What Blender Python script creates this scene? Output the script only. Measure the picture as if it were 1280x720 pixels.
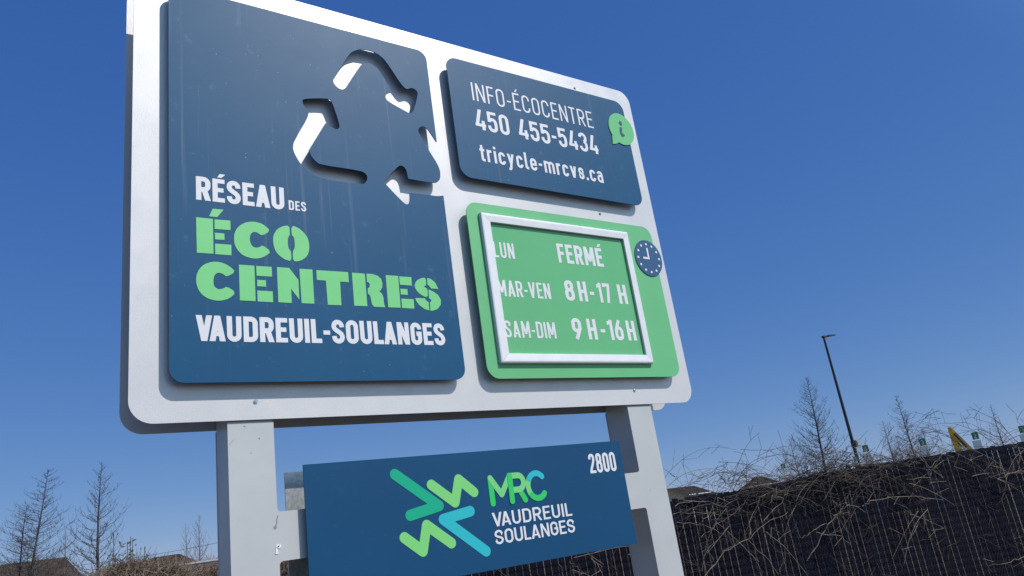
import bpy, bmesh, math, random
from mathutils import Vector, Matrix, noise as mnoise
from mathutils.geometry import delaunay_2d_cdt

# ------------------------------------------------------------------ camera, sky, sun, exposure
for o in list(bpy.data.objects): bpy.data.objects.remove(o)
S = bpy.context.scene
COL = S.collection
ZB = 2.1486                                   # height of the lower edge of the big plate above the ground
CAM = Vector((-0.3388, -2.4593, 1.70))
cam = bpy.data.cameras.new('camera'); co = bpy.data.objects.new('camera', cam); COL.objects.link(co)
cam.sensor_width = 36.0; cam.lens = 26.346; cam.clip_start = 0.05; cam.clip_end = 5000
RX = Vector((0.8234, -0.5498, -0.1404)); UP = Vector((-0.05846, -0.3283, 0.94276)); BK = Vector((-0.56443, -0.76807, -0.30247))
RX.normalize(); BK.normalize(); UP = BK.cross(RX).normalized()
co.matrix_world = Matrix(((RX.x, UP.x, BK.x, CAM.x), (RX.y, UP.y, BK.y, CAM.y), (RX.z, UP.z, BK.z, CAM.z), (0, 0, 0, 1)))
S.camera = co
SUN = Vector((0.347, -0.586, 0.732)).normalized()
w = bpy.data.worlds.new('World'); S.world = w; w.use_nodes = True
nt = w.node_tree; nt.nodes.clear()
sky = nt.nodes.new('ShaderNodeTexSky'); sky.sky_type = 'NISHITA'; sky.sun_disc = False
sky.sun_elevation = math.asin(SUN.z); sky.sun_rotation = math.atan2(SUN.x, SUN.y)
sky.air_density = 0.6; sky.dust_density = 0.0; sky.ozone_density = 2.0; sky.altitude = 60
bg = nt.nodes.new('ShaderNodeBackground'); bg.inputs[1].default_value = 0.13
wo = nt.nodes.new('ShaderNodeOutputWorld')
# the camera's rendering of a clear cold sky: every channel follows its own response curve
sp = nt.nodes.new('ShaderNodeSeparateColor'); cb = nt.nodes.new('ShaderNodeCombineColor'); nt.links.new(sky.outputs[0], sp.inputs[0])
for i, (gain, power) in enumerate(((.352, .83), (.402, .57), (.595, .30))):
    pre = nt.nodes.new('ShaderNodeMath'); pre.operation = 'MULTIPLY'; pre.inputs[1].default_value = .13
    pw = nt.nodes.new('ShaderNodeMath'); pw.operation = 'POWER'; pw.inputs[1].default_value = power
    ml = nt.nodes.new('ShaderNodeMath'); ml.operation = 'MULTIPLY'; ml.inputs[1].default_value = gain/.13
    nt.links.new(sp.outputs[i], pre.inputs[0]); nt.links.new(pre.outputs[0], pw.inputs[0]); nt.links.new(pw.outputs[0], ml.inputs[0]); nt.links.new(ml.outputs[0], cb.inputs[i])
# added boost of the sky around the sun, out of view, to lighten shadows
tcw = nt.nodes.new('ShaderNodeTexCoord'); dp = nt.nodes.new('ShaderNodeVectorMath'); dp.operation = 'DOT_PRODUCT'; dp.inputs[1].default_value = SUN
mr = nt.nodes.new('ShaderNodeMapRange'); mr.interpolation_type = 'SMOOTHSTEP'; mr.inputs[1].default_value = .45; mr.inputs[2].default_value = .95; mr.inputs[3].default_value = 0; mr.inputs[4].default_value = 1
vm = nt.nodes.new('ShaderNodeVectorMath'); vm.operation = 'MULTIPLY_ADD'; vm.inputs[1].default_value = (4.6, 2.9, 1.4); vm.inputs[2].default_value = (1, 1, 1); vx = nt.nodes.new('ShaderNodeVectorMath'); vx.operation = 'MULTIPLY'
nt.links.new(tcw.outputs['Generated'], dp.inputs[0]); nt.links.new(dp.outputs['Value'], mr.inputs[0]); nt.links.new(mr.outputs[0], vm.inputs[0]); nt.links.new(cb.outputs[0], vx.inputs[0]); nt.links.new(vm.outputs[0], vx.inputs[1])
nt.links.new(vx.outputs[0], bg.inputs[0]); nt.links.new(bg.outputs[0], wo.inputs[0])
sl = bpy.data.lights.new('sun', 'SUN'); sl.energy = 4.2; sl.angle = math.radians(0.53); sl.color = (1.0, 0.955, 0.89)
so = bpy.data.objects.new('sun', sl); COL.objects.link(so); so.rotation_euler = SUN.to_track_quat('Z', 'Y').to_euler()
S.view_settings.view_transform = 'Standard'; S.view_settings.look = 'None'; S.view_settings.gamma = 1.0
S.view_settings.exposure = 0.0; S.view_settings.use_curve_mapping = False
S.render.engine = 'CYCLES'
random.seed(7)

# ------------------------------------------------------------------ materials
def mat(name, col, rough=0.5, metal=0.0, spec=0.5, bump=None, var=None, streak=None, specks=None, flake=None, coat=0.0, grad=None, rv_=.06):
    """col linear rgb. bump=(scale,strength,dist); var=(scale,amount) brightness variation; streak=(amount,) vertical run marks; specks=(scale,amount) dust dots"""
    m = bpy.data.materials.new(name); m.use_nodes = True
    N = m.node_tree.nodes; L = m.node_tree.links; b = N['Principled BSDF']
    b.inputs['Roughness'].default_value = rough; b.inputs['Metallic'].default_value = metal
    b.inputs['Specular IOR Level'].default_value = spec; b.inputs['Coat Weight'].default_value = coat
    b.inputs['Coat Roughness'].default_value = 0.12
    tc = N.new('ShaderNodeTexCoord'); out = tc.outputs['Object']
    cur = N.new('ShaderNodeRGB'); cur.outputs[0].default_value = (*col, 1); cur = cur.outputs[0]
    def nz(scale, detail=4, vec=None, rough_=0.6):
        n = N.new('ShaderNodeTexNoise'); n.inputs['Scale'].default_value = scale; n.inputs['Detail'].default_value = detail
        n.inputs['Roughness'].default_value = rough_; L.new(vec or out, n.inputs['Vector']); return n.outputs['Fac']
    def mapr(v, a, b_, c, d):
        n = N.new('ShaderNodeMapRange'); n.inputs[1].default_value = a; n.inputs[2].default_value = b_
        n.inputs[3].default_value = c; n.inputs[4].default_value = d; L.new(v, n.inputs[0]); return n.outputs[0]
    def mix(fac, a, b_, mode='MIX'):
        n = N.new('ShaderNodeMix'); n.data_type = 'RGBA'; n.blend_type = mode
        if hasattr(fac, 'is_linked'): L.new(fac, n.inputs[0])
        else: n.inputs[0].default_value = fac
        for i, s in ((6, a), (7, b_)):
            if hasattr(s, 'is_linked'): L.new(s, n.inputs[i])
            else: n.inputs[i].default_value = (*s, 1)
        return n.outputs[2]
    if grad:                                   # printed two-colour blend along a direction
        other, axis, lo, hi = grad
        d = N.new('ShaderNodeVectorMath'); d.operation = 'DOT_PRODUCT'; d.inputs[1].default_value = axis; L.new(out, d.inputs[0])
        cur = mix(mapr(d.outputs['Value'], lo, hi, 0, 1), cur, other)
    if var:
        v = mapr(nz(var[0], 5), 0.3, 0.7, 1 - var[1], 1 + var[1])
        c = N.new('ShaderNodeCombineColor'); [L.new(v, c.inputs[i]) for i in range(3)]
        cur = mix(1.0, cur, c.outputs[0], 'MULTIPLY')
    if streak:
        mp = N.new('ShaderNodeMapping'); mp.inputs['Scale'].default_value = (26, 26, 0.55); L.new(out, mp.inputs[0])
        f = mapr(nz(1.6, 3, mp.outputs[0]), 0.60, 0.76, 0, streak)
        f2 = mapr(nz(1.1, 3), 0.42, 0.62, 0, 1)
        mm = N.new('ShaderNodeMath'); mm.operation = 'MULTIPLY'; L.new(f, mm.inputs[0]); L.new(f2, mm.inputs[1])
        cur = mix(mm.outputs[0], cur, (0.42, 0.46, 0.52))
    if specks:
        f = mapr(nz(specks[0], 2), 0.735, 0.78, 0, specks[1]); cur = mix(f, cur, (0.55, 0.56, 0.58))
        f = mapr(nz(specks[0] * .16, 6, None, .75), 0.60, 0.78, 0, specks[1] * .35); cur = mix(f, cur, (0.5, 0.52, 0.56))
    if flake:
        f = mapr(nz(flake[0], 2), 0.35, 0.65, 1 - flake[1], 1 + flake[1])
        c = N.new('ShaderNodeCombineColor'); [L.new(f, c.inputs[i]) for i in range(3)]
        cur = mix(1.0, cur, c.outputs[0], 'MULTIPLY')
    L.new(cur, b.inputs['Base Color'])
    rv = mapr(nz(9, 5), 0.3, 0.7, max(0.02, rough - rv_), min(1, rough + rv_)); L.new(rv, b.inputs['Roughness'])
    if bump:
        n = N.new('ShaderNodeBump'); n.inputs['Strength'].default_value = bump[1]; n.inputs['Distance'].default_value = bump[2]
        L.new(nz(bump[0], 3), n.inputs['Height']); L.new(n.outputs[0], b.inputs['Normal'])
    return m

M = {}
M['plate'] = mat('silver_grey_paint', (0.58, 0.565, 0.56), .40, .2, .5, bump=(260, .22, .002), flake=(420, .05), var=(3, .03))
M['post'] = mat('pale_grey_paint', (0.46, 0.465, 0.46), .42, .1, .5, bump=(30, .05, .004), var=(6, .05), specks=(60, .25))
M['galv'] = mat('galvanised_steel', (0.42, 0.44, 0.45), .45, .8, .5, var=(70, .25))
M['blue'] = mat('blue_panel', (0.004, 0.070, 0.160), .50, 0, .22, rv_=.012, var=(2.5, .05), streak=.17, specks=(95, .4))
M['mrcblue'] = mat('blue_lower_panel', (0.003, 0.055, 0.136), .45, 0, .25, rv_=.012, var=(2.0, .06), specks=(120, .12))
M['green'] = mat('green_panel', (0.122, 0.43, 0.178), .42, 0, .45, var=(3, .04))
M['sheet'] = mat('green_printed_sheet', (0.116, 0.405, 0.165), .22, 0, .5, var=(2, .04), bump=(4, .04, .004))
M['white'] = mat('white_vinyl', (0.66, 0.65, 0.66), .45, 0, .4, var=(8, .03))
M['lime'] = mat('green_vinyl', (0.165, 0.55, 0.195), .42, 0, .4, var=(6, .03))
M['badge'] = mat('green_badge', (0.13, 0.46, 0.175), .4, 0, .4)
M['navy'] = mat('navy_vinyl', (0.010, 0.050, 0.085), .4)
M['clock'] = mat('clock_blue', (0.018, 0.075, 0.175), .4)
M['frame'] = mat('brushed_aluminium', (0.72, 0.70, 0.70), .36, .12, .5, var=(20, .04), bump=(120, .05, .001))
M['screw'] = mat('screw_steel', (0.45, 0.45, 0.46), .3, 1.0, .5)
M['chip'] = mat('chipped_paint', (0.24, 0.24, 0.235), .8)
M['flakewhite'] = mat('flaking_white_paint', (0.80, 0.80, 0.80), .6)
AX = (0.8, 0, -0.6)
M['logo_green'] = mat('print_teal_green', (0.006, 0.36, 0.20), .34, 0, .3, grad=((0.006, 0.29, 0.085), AX, -0.95, -0.70))
M['logo_lime'] = mat('print_light_green', (0.19, 0.57, 0.17), .34, 0, .3, grad=((0.10, 0.50, 0.15), (0, 0, 1), -2.45, -2.6))
M['logo_cyan'] = mat('print_cyan', (0.025, 0.42, 0.47), .34, 0, .3)
M['mrc_green'] = mat('print_green', (0.020, 0.50, 0.10), .34)
M['mrc_pale'] = mat('print_pale_green', (0.16, 0.55, 0.18), .34)

# ------------------------------------------------------------------ object helpers
def finish(name, bm, m, parent=None, smooth=False):
    me = bpy.data.meshes.new(name)
    if parent is not None:
        r = parent
        while r.parent: r = r.parent
        bm.transform(r.matrix_basis.inverted())
    bm.normal_update(); bm.to_mesh(me); bm.free()
    for m_ in (m if isinstance(m, (list, tuple)) else [m]): me.materials.append(m_)
    if smooth:
        for p in me.polygons: p.use_smooth = True
    o = bpy.data.objects.new(name, me); COL.objects.link(o)
    if parent is not None: o.parent = parent
    return o
def tag(o, label=None, cat=None, group=None, kind=None):
    if label: o['label'] = label
    if cat: o['category'] = cat
    if group: o['group'] = group
    if kind: o['kind'] = kind
    return o
def thing(name, label, cat, loc=(0, 0, 0), rotz=0, group=None):
    o = bpy.data.objects.new(name, None); COL.objects.link(o)
    o.matrix_basis = Matrix.Translation(loc) @ Matrix.Rotation(rotz, 4, 'Z'); o.empty_display_size = .2
    return tag(o, label, cat, group)
def copy_tree(o, parent=None):
    c = o.copy(); COL.objects.link(c)
    if parent is not None: c.parent = parent
    for ch in [x for x in o.children]: copy_tree(ch, c)
    return c
def box(bm, lo, hi, mi=0):
    x0, y0, z0 = lo; x1, y1, z1 = hi
    v = [bm.verts.new(p) for p in ((x0,y0,z0),(x1,y0,z0),(x1,y1,z0),(x0,y1,z0),(x0,y0,z1),(x1,y0,z1),(x1,y1,z1),(x0,y1,z1))]
    for f in ((0,3,2,1),(4,5,6,7),(0,1,5,4),(1,2,6,5),(2,3,7,6),(3,0,4,7)):
        bm.faces.new([v[i] for i in f]).material_index = mi
    return v
def tube(bm, pts, rads, n=5, caps=True, mi=0):
    rings = []; pts = [Vector(p) for p in pts]; prev = None
    for i, p in enumerate(pts):
        t = (pts[min(i+1, len(pts)-1)] - pts[max(i-1, 0)])
        if t.length < 1e-9: t = Vector((0, 0, 1))
        t.normalize()
        a = prev if prev is not None else (Vector((0, 0, 1)) if abs(t.z) < .9 else Vector((1, 0, 0)))
        u = (a - t * a.dot(t))
        if u.length < 1e-4: u = t.orthogonal()
        u.normalize(); prev = u; v = t.cross(u)
        r = rads[i] if isinstance(rads, (list, tuple)) else rads
        rings.append([bm.verts.new(p + (u * math.cos(2*math.pi*k/n) + v * math.sin(2*math.pi*k/n)) * r) for k in range(n)])
    for a, b in zip(rings, rings[1:]):
        for k in range(n):
            bm.faces.new((a[k], a[(k+1) % n], b[(k+1) % n], b[k])).material_index = mi
    if caps and n > 2:
        bm.faces.new(rings[0][::-1]).material_index = mi; bm.faces.new(rings[-1]).material_index = mi
def cyl(bm, c, axis, r, h, n=20, mi=0):
    c = Vector(c); a = Vector(axis).normalized(); tube(bm, [c, c + a*h], r, n, True, mi)

# ------------------------------------------------------------------ flat shapes on the sign: x right, y up from the plate's lower edge, z towards the reader
def P3(x, y, z): return Vector((x, -z, y + ZB))
def ccw(p):
    a = sum(p[i][0]*p[(i+1) % len(p)][1] - p[(i+1) % len(p)][0]*p[i][1] for i in range(len(p)))
    return list(p) if a > 0 else list(p)[::-1]
def shape(bm, inc, z0, z1, exc=(), mi=0):
    """union of polygons inc minus union of exc, as a slab between z0 (back) and z1 (front)"""
    vs = []; fs = []
    for p in list(inc) + list(exc):
        p = ccw(p); b = len(vs); vs += [Vector(q) for q in p]; fs.append(list(range(b, b + len(p))))
    ni = len(inc)
    V, Ed, F, ov, oe, of = delaunay_2d_cdt(vs, [], fs, 0, 1e-6)
    polys = [[(vs[i].x, vs[i].y) for i in f] for f in fs]
    bb = [(min(q[0] for q in p), max(q[0] for q in p), min(q[1] for q in p), max(q[1] for q in p)) for p in polys]
    def inside(k, x, y):
        if not (bb[k][0] <= x <= bb[k][1] and bb[k][2] <= y <= bb[k][3]): return False
        p = polys[k]; c = False; j = len(p)-1
        for i in range(len(p)):
            if (p[i][1] > y) != (p[j][1] > y) and x < (p[j][0]-p[i][0])*(y-p[i][1])/(p[j][1]-p[i][1]) + p[i][0]: c = not c
            j = i
        return c
    keep = []
    for f in F:
        x = sum(V[i].x for i in f)/3; y = sum(V[i].y for i in f)/3
        if any(inside(k, x, y) for k in range(ni)) and not any(inside(k, x, y) for k in range(ni, len(polys))): keep.append(f)
    top = {}; bot = {}; cnt = {}
    def T(i):
        if i not in top: top[i] = bm.verts.new(P3(V[i].x, V[i].y, z1)); bot[i] = bm.verts.new(P3(V[i].x, V[i].y, z0))
        return top[i]
    for f in keep:
        f = list(f)
        a = sum(V[f[i]].x*V[f[(i+1) % 3]].y - V[f[(i+1) % 3]].x*V[f[i]].y for i in range(3))
        if abs(a) < 1e-12: pass
        if a < 0: f = f[::-1]
        [T(i) for i in f]
        bm.faces.new([top[i] for i in f]).material_index = mi
        bm.faces.new([bot[i] for i in f[::-1]]).material_index = mi
        for i in range(3): cnt[(f[i], f[(i+1) % 3])] = 1
    for (a, b) in cnt:
        if (b, a) not in cnt:
            bm.faces.new((top[b], top[a], bot[a], bot[b])).material_index = mi
def rrect(x0, y0, x1, y1, r, n=8):
    out = []
    for cx, cy, a0 in ((x1-r, y1-r, 0), (x0+r, y1-r, 90), (x0+r, y0+r, 180), (x1-r, y0+r, 270)):
        for k in range(n+1):
            a = math.radians(a0 + 90*k/n); out.append((cx + r*math.cos(a), cy + r*math.sin(a)))
    return out
def disc(cx, cy, r, n=28, ry=None):
    return [(cx + r*math.cos(2*math.pi*k/n), cy + (ry or r)*math.sin(2*math.pi*k/n)) for k in range(n)]
def arc(cx, cy, rx, ry, a0, a1, n=10):
    return [(cx + rx*math.cos(math.radians(a0 + (a1-a0)*k/n)), cy + ry*math.sin(math.radians(a0 + (a1-a0)*k/n))) for k in range(n+1)]
def smooth_poly(p, it=2, keep=()):
    """Chaikin corner cutting, keeping the listed corners sharp"""
    p = [(a, i in keep) for i, a in enumerate(p)]
    for _ in range(it):
        q = []
        for i in range(len(p)):
            (a, ka), (b, kb) = p[i], p[(i+1) % len(p)]
            if ka: q.append((a, True))
            else: q.append(((a[0]*.75 + b[0]*.25, a[1]*.75 + b[1]*.25), False))
            if not kb: q.append(((a[0]*.25 + b[0]*.75, a[1]*.25 + b[1]*.75), False))
        p = q
    return [a for a, _ in p]
def stroke(pts, s, closed=False, sh=None, round_=False):
    """polyline thickened to width s -> list of quads with mitred joints (and round ends/joints when asked)"""
    p = []
    for q in pts:
        if not p or (Vector(q) - p[-1]).length > 1e-5: p.append(Vector(q))
    if closed and (p[0] - p[-1]).length < 1e-5: p.pop()
    n = len(p); off = []
    for i in range(n):
        a = p[(i-1) % n] if (closed or i > 0) else None; b = p[(i+1) % n] if (closed or i < n-1) else None
        d1 = (p[i]-a).normalized() if a is not None else None; d2 = (b-p[i]).normalized() if b is not None else None
        if d1 is None: d1 = d2
        if d2 is None: d2 = d1
        n1 = Vector((-d1.y, d1.x)); n2 = Vector((-d2.y, d2.x)); m = n1 + n2
        if m.length < 1e-6: m = n1
        m.normalize(); k = min(2.5, 1/max(.2, m.dot(n1))); off.append(m*k*s/2)
    out = []
    for i in range(n if closed else n-1):
        j = (i+1) % n
        if round_:
            d = (p[j]-p[i]).normalized(); nn = Vector((-d.y, d.x))*s/2
            out.append([tuple(p[i]+nn), tuple(p[i]-nn), tuple(p[j]-nn), tuple(p[j]+nn)])
        else:
            out.append([tuple(p[i]+off[i]), tuple(p[i]-off[i]), tuple(p[j]-off[j]), tuple(p[j]+off[j])])
    if round_: out += [disc(q.x, q.y, s/2, 20) for q in p]
    return out

# ------------------------------------------------------------------ a condensed stroke alphabet (cap height 1)
def bez(p0, p1, p2, p3, n=10):
    return [tuple(Vector(p0)*(1-t)**3 + Vector(p1)*3*t*(1-t)**2 + Vector(p2)*3*t*t*(1-t) + Vector(p3)*t**3) for t in [k/n for k in range(n+1)]]
def glyph(ch, W, s):
    """-> (polys, advance width); W = width of a normal round letter, s = stroke"""
    h = s*.5; w = W; g = []
    xl, xr, yb, yt = h, w-h, h*.92, 1-h*.92; r = (w-s)/2*.98; mid = .5
    R = lambda x0, y0, x1, y1: [(x0, y0), (x1, y0), (x1, y1), (x0, y1)]
    b = s*.92
    def ring(x0, y0, x1, y1, rr):
        rr = min(rr, (x1-x0)/2, (y1-y0)/2)
        return rrect(x0, y0, x1, y1, rr, 8)
    def diag(xa, ya, xb, yb_, t=1.06):
        hw = s*t*.5*math.hypot(xb-xa, yb_-ya)/max(.3, abs(yb_-ya)); return [(xa-hw, ya), (xa+hw, ya), (xb+hw, yb_), (xb-hw, yb_)]
    if ch == ' ': return [], W*.55
    if ch in 'EÉ':
        w = W*.86; g = [R(0, 0, s, 1), R(0, 0, w, b), R(0, 1-b, w, 1), R(0, .5-b/2+.02, w*.9, .5+b/2+.02)]
        if ch == 'É': g.append([(w*.40, 1.07), (w*.40+s*.85, 1.07), (w*.62+s*1.1, 1.07+.16), (w*.62, 1.07+.16)])
    elif ch == 'F': w = W*.82; g = [R(0, 0, s, 1), R(0, 1-b, w, 1), R(0, .5-b/2, w*.92, .5+b/2)]
    elif ch == 'L': w = W*.80; g = [R(0, 0, s, 1), R(0, 0, w, b)]
    elif ch == 'I': w = s; g = [R(0, 0, s, 1)]
    elif ch == 'H': g = [R(0, 0, s, 1), R(w-s, 0, w, 1), R(0, .5-b/2, w, .5+b/2)]
    elif ch == 'T': w = W*.92; g = [R(0, 1-b, w, 1), R(w/2-h, 0, w/2+h, 1)]
    elif ch == 'N': w = W*1.04; g = [R(0, 0, s, 1), R(w-s, 0, w, 1), [(0, 1), (w-s*1.12, 0), (w, 0), (s*1.12, 1)]]
    elif ch == 'M':
        w = W*1.28; g = [R(0, 0, s, 1), R(w-s, 0, w, 1), [(0, 1), (w/2-h, .22), (w/2+h, .22), (s*1.15, 1)], [(w, 1), (w-s*1.15, 1), (w/2-h, .22), (w/2+h, .22)]]
    elif ch in 'AV':
        w = W*1.10; g = [diag(h*1.15, 0, w/2, 1), diag(w-h*1.15, 0, w/2, 1), R(w*.2, .2, w*.8, .2+b*.85)]
        if ch == 'V': g = [[(x, 1-y) for x, y in q] for q in g[:2]]
    elif ch == 'U': g = stroke([(xl, 1)] + arc(w/2, yb+r, r, r, 180, 360, 14) + [(xr, 1)], s)
    elif ch in 'O0': g = stroke(ring(xl, yb, xr, yt, r), s, True)
    elif ch in 'CG':
        p = [(xr, .70)] + arc(w/2, yt-r, r, r, 0, 180, 14) + arc(w/2, yb+r, r, r, 180, 360, 14)
        p += [(xr, .30)] if ch == 'C' else [(xr, .5), (w*.52, .5)]
        g = stroke(p, s)
    elif ch == 'D':
        rr = r*.95; g = stroke([(xl, yb)] + [(xr-rr, yb)] + arc(xr-rr, yb+rr, rr, rr, -90, 0, 8) + arc(xr-rr, yt-rr, rr, rr, 0, 90, 8) + [(xl, yt)], s, True)
    elif ch == 'R':
        y0 = .46; rb = min(r, (yt-y0)/2)*.98
        g = [R(0, 0, s, 1)] + stroke([(h*.5, yt), (xr-rb, yt)] + arc(xr-rb, yt-rb, rb, rb, 90, 0, 8) + arc(xr-rb, y0+rb, rb, rb, 0, -90, 8) + [(h*.5, y0)], s)
        g.append([(w*.36, .47), (w*.36+s*1.1, .47), (w*1.02, 0), (w*1.02-s*1.12, 0)])
    elif ch == 'S':
        g = stroke([(xr, .69)] + arc(w/2, yt-r, r, r, 0, 180, 12) + bez((xl, yt-r), (xl, .50), (xr, .52), (xr, yb+r), 12)[1:] + arc(w/2, yb+r, r, r, 0, -180, 12)[1:] + [(xl, .31)], s)
    elif ch == '-': w = W*.52; g = [R(0, .36, w, .36+b*.95)]
    elif ch == '.': w = s*1.08; g = [R(0, 0, w, w)]
    elif ch == '1': w = W*.62; g = [R(w-s, 0, w, 1), [(0, .72), (0, .72+s*1.05), (w-s*.4, 1), (w-s*.1, 1), (w-s*.1, .86)]]
    elif ch == '2':
        g = stroke([(xl, .72)] + arc(w/2, yt-r, r, r, 180, 0, 14) + bez((xr, yt-r), (xr, .50), (xl+.02, .30), (xl+.01, h), 10)[1:], s) + [R(0, 0, w, b)]
    elif ch == '3':
        r2 = min(r, .235); g = stroke([(xl, .75)] + arc(w/2, yt-r2, r, r2, 180, 0, 12) + arc(w/2, .53+r2*.9, r, r2*.9, 0, -80, 8), s) + stroke(arc(w/2, .53-r2, r, r2, 80, 0, 8) + arc(w/2, yb+r2, r, r2, 0, -180, 12) + [(xl, .27)], s)
    elif ch == '4': w = W*1.04; g = [[(w*.40, 1), (w*.40+s*1.05, 1), (s*1.08, .16+b*.4), (0, .16+b*.4)], R(0, .16, w, .16+b), R(w*.62, 0, w*.62+s, .46)]
    elif ch == '5':
        r2 = min(r, .30); g = [R(s*.12, 1-b, w*.94, 1), R(s*.12, .48, s*1.1, 1)] + stroke([(xl+.02, .53)] + bez((xl+.02, .53), (w*.35, .68), (xr, .66), (xr, .42), 8)[1:] + arc(w/2, yb+r, r, r, 0, -180, 12)[1:] + [(xl, .30)], s)
    elif ch in '69':
        y1 = .60; g = stroke(ring(xl, yb, xr, y1, r), s, True) + stroke(bez((xl, .36), (xl+.01, .55), (w*.42, .76), (w*.66, 1), 8), s)
        if ch == '9': g = [[(w-x, 1-y) for x, y in q] for q in g]
    elif ch == '7': g = [R(0, 1-b, w, 1), R(0, .80, s*.9, 1), [(w-s*1.08, 1-b*.9), (w, 1-b*.9), (w*.34+s*1.05, 0), (w*.34, 0)]]
    elif ch == '8':
        g = stroke(ring(xl+.015, .535, xr-.015, yt, r), s, True) + stroke(ring(xl, yb, xr, .535, r), s, True)
    # lower case, x-height .72
    elif ch == 't': w = W*.66; g = [R(w*.22, h*1.4, w*.22+s, .92), R(0, .72-b, w, .72)] + stroke([(w*.22+h, h*2.2)] + bez((w*.22+h, h*2.2), (w*.22+h, h), (w*.5, h*.95), (w, h*.95), 6)[1:], s)
    elif ch == 'r': w = W*.66; g = [R(0, 0, s, .72)] + stroke(bez((h, .45), (h, .62), (w*.5, .72-h), (w, .72-h), 6), s)
    elif ch == 'i': w = s; g = [R(0, 0, s, .72), R(0, .82, s, .82+s)]
    elif ch == 'l': w = s*1.5; g = [R(0, h*1.6, s, 1)] + stroke(bez((h, h*2), (h, h), (h*1.6, h*.95), (w, h*.95), 5), s)
    elif ch == 'c':
        w = W*.92; xr = w-h; rr = (w-s)/2; g = stroke([(xr, .50)] + arc(w/2, .72-h*.92-rr, rr, rr, 0, 180, 12) + arc(w/2, yb+rr, rr, rr, 180, 360, 12) + [(xr, .22)], s)
    elif ch == 'e':
        w = W*.95; xr = w-h; rr = (w-s)/2; g = stroke([(xr, .22)] + arc(w/2, yb+rr, rr, rr, 0, -180, 12) + arc(w/2, .72-h*.92-rr, rr, rr, 180, 0, 12) + [(xr, .31)], s) + [R(h, .30, w-h*.2, .30+b*.85)]
    elif ch == 'a':
        w = W*.95; xr = w-h; rr = (w-s)/2; g = [R(w-s, 0, w, .50)] + stroke([(xl+.02, .55)] + arc(w/2, .72-h*.92-rr, rr, rr, 150, 0, 12), s) + stroke(rrect(xl, yb, xr, .43, min(rr, .15), 6), s*.92, True)
    elif ch == 'm':
        w = W*1.55; rr = (w/2-s*.75)/2; g = [R(0, 0, s, .72)]
        for x0 in (h, w/2): g += stroke([(x0, .3)] + arc(x0+(w/2-h)/2, .72-h-rr*.9, (w/2-h)/2, rr*.9, 180, 0, 10) + [(x0+w/2-h, 0)], s*.97)
    elif ch == 'v': w = W*.98; g = [[(x, .72-y) for x, y in q] for q in (diag(h*1.1, 0, w/2, .72), diag(w-h*1.1, 0, w/2, .72))]
    elif ch == 'y': w = W*.98; g = [[(0, .72), (s*1.1, .72), (w*.5+h, .06), (w*.5-h, .06)], [(w, .72), (w-s*1.1, .72), (w*.5-h*1.6, -.02), (w*.5+h*.3, -.02)]] + stroke(bez((w*.5-h*.5, .02), (w*.42, -.17), (w*.3, -.2+h*.3), (w*.08, -.2+h*.3), 6), s*.95)
    elif ch == 's':
        w = W*.9; xr = w-h; rr = (w-s)/2; rq = .14
        g = stroke([(xr, .535)] + arc(w/2, .72-h*.92-rq, rr, rq, 0, 180, 10) + bez((xl, .72-h*.92-rq), (xl, .36), (xr, .37), (xr, yb+rq), 8)[1:] + arc(w/2, yb+rq, rr, rq, 0, -180, 10)[1:] + [(xl, .185)], s*.96)
    return g, w
KERN = {'VA': .36, 'AU': .06, 'EA': .05, 'LA': .10, 'AN': .04, 'AR': .04, '-V': .06, 'cv': 0}
def text(bm, s_, x0, x1, yb, H, stroke_, W, z0, z1, gap=.13, mi=0):
    adv = []; x = 0
    for i_, ch in enumerate(s_):
        if i_ and s_[i_-1:i_+1] in KERN: x -= W*KERN[s_[i_-1:i_+1]]
        g, w_ = glyph(ch, W, stroke_); adv.append((x, g)); x += w_ + gap
    total = x - gap; k = (x1-x0)/total
    for x, g in adv:
        if g: shape(bm, [[(x0 + (x+px)*k, yb + py*H) for px, py in q] for q in g], z0, z1, (), mi)
CUT_A = [(0.5792, 1.2135), (0.5904, 1.2279), (0.6887, 1.2514), (0.7011, 1.2451), (0.7286, 1.1387), (0.7208, 1.1198), (0.7077, 1.115), (0.6682, 1.1352), (0.5955, 1.0042), (0.603, 0.9792), (0.6198, 0.9591), (0.6404, 0.9494), (0.8007, 0.9514), (0.8224, 0.9393), (0.8259, 0.9195), (0.8122, 0.8972), (0.7955, 0.89), (0.6394, 0.8891), (0.5927, 0.9089), (0.559, 0.9389), (0.5378, 0.9806), (0.5332, 1.0059), (0.542, 1.0371), (0.6126, 1.168), (0.5901, 1.1905)]
CUT_B = [(0.7125, 1.3409), (0.7195, 1.322), (0.7347, 1.3076), (0.7532, 1.3059), (0.7659, 1.3178), (0.7879, 1.3572), (0.8441, 1.4515), (0.8597, 1.4611), (0.8799, 1.4648), (0.9041, 1.4566), (0.9229, 1.4424), (0.9745, 1.3468), (0.9558, 1.3381), (0.942, 1.3257), (0.9396, 1.3118), (0.9517, 1.2959), (1.0452, 1.2607), (1.0616, 1.267), (1.0975, 1.3651), (1.0932, 1.3834), (1.0756, 1.3919), (1.0647, 1.3892), (1.0341, 1.3736), (0.9677, 1.4845), (0.94, 1.5157), (0.9008, 1.5309), (0.8505, 1.5266), (0.8171, 1.5091), (0.7934, 1.4862), (0.7437, 1.3984)]
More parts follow.
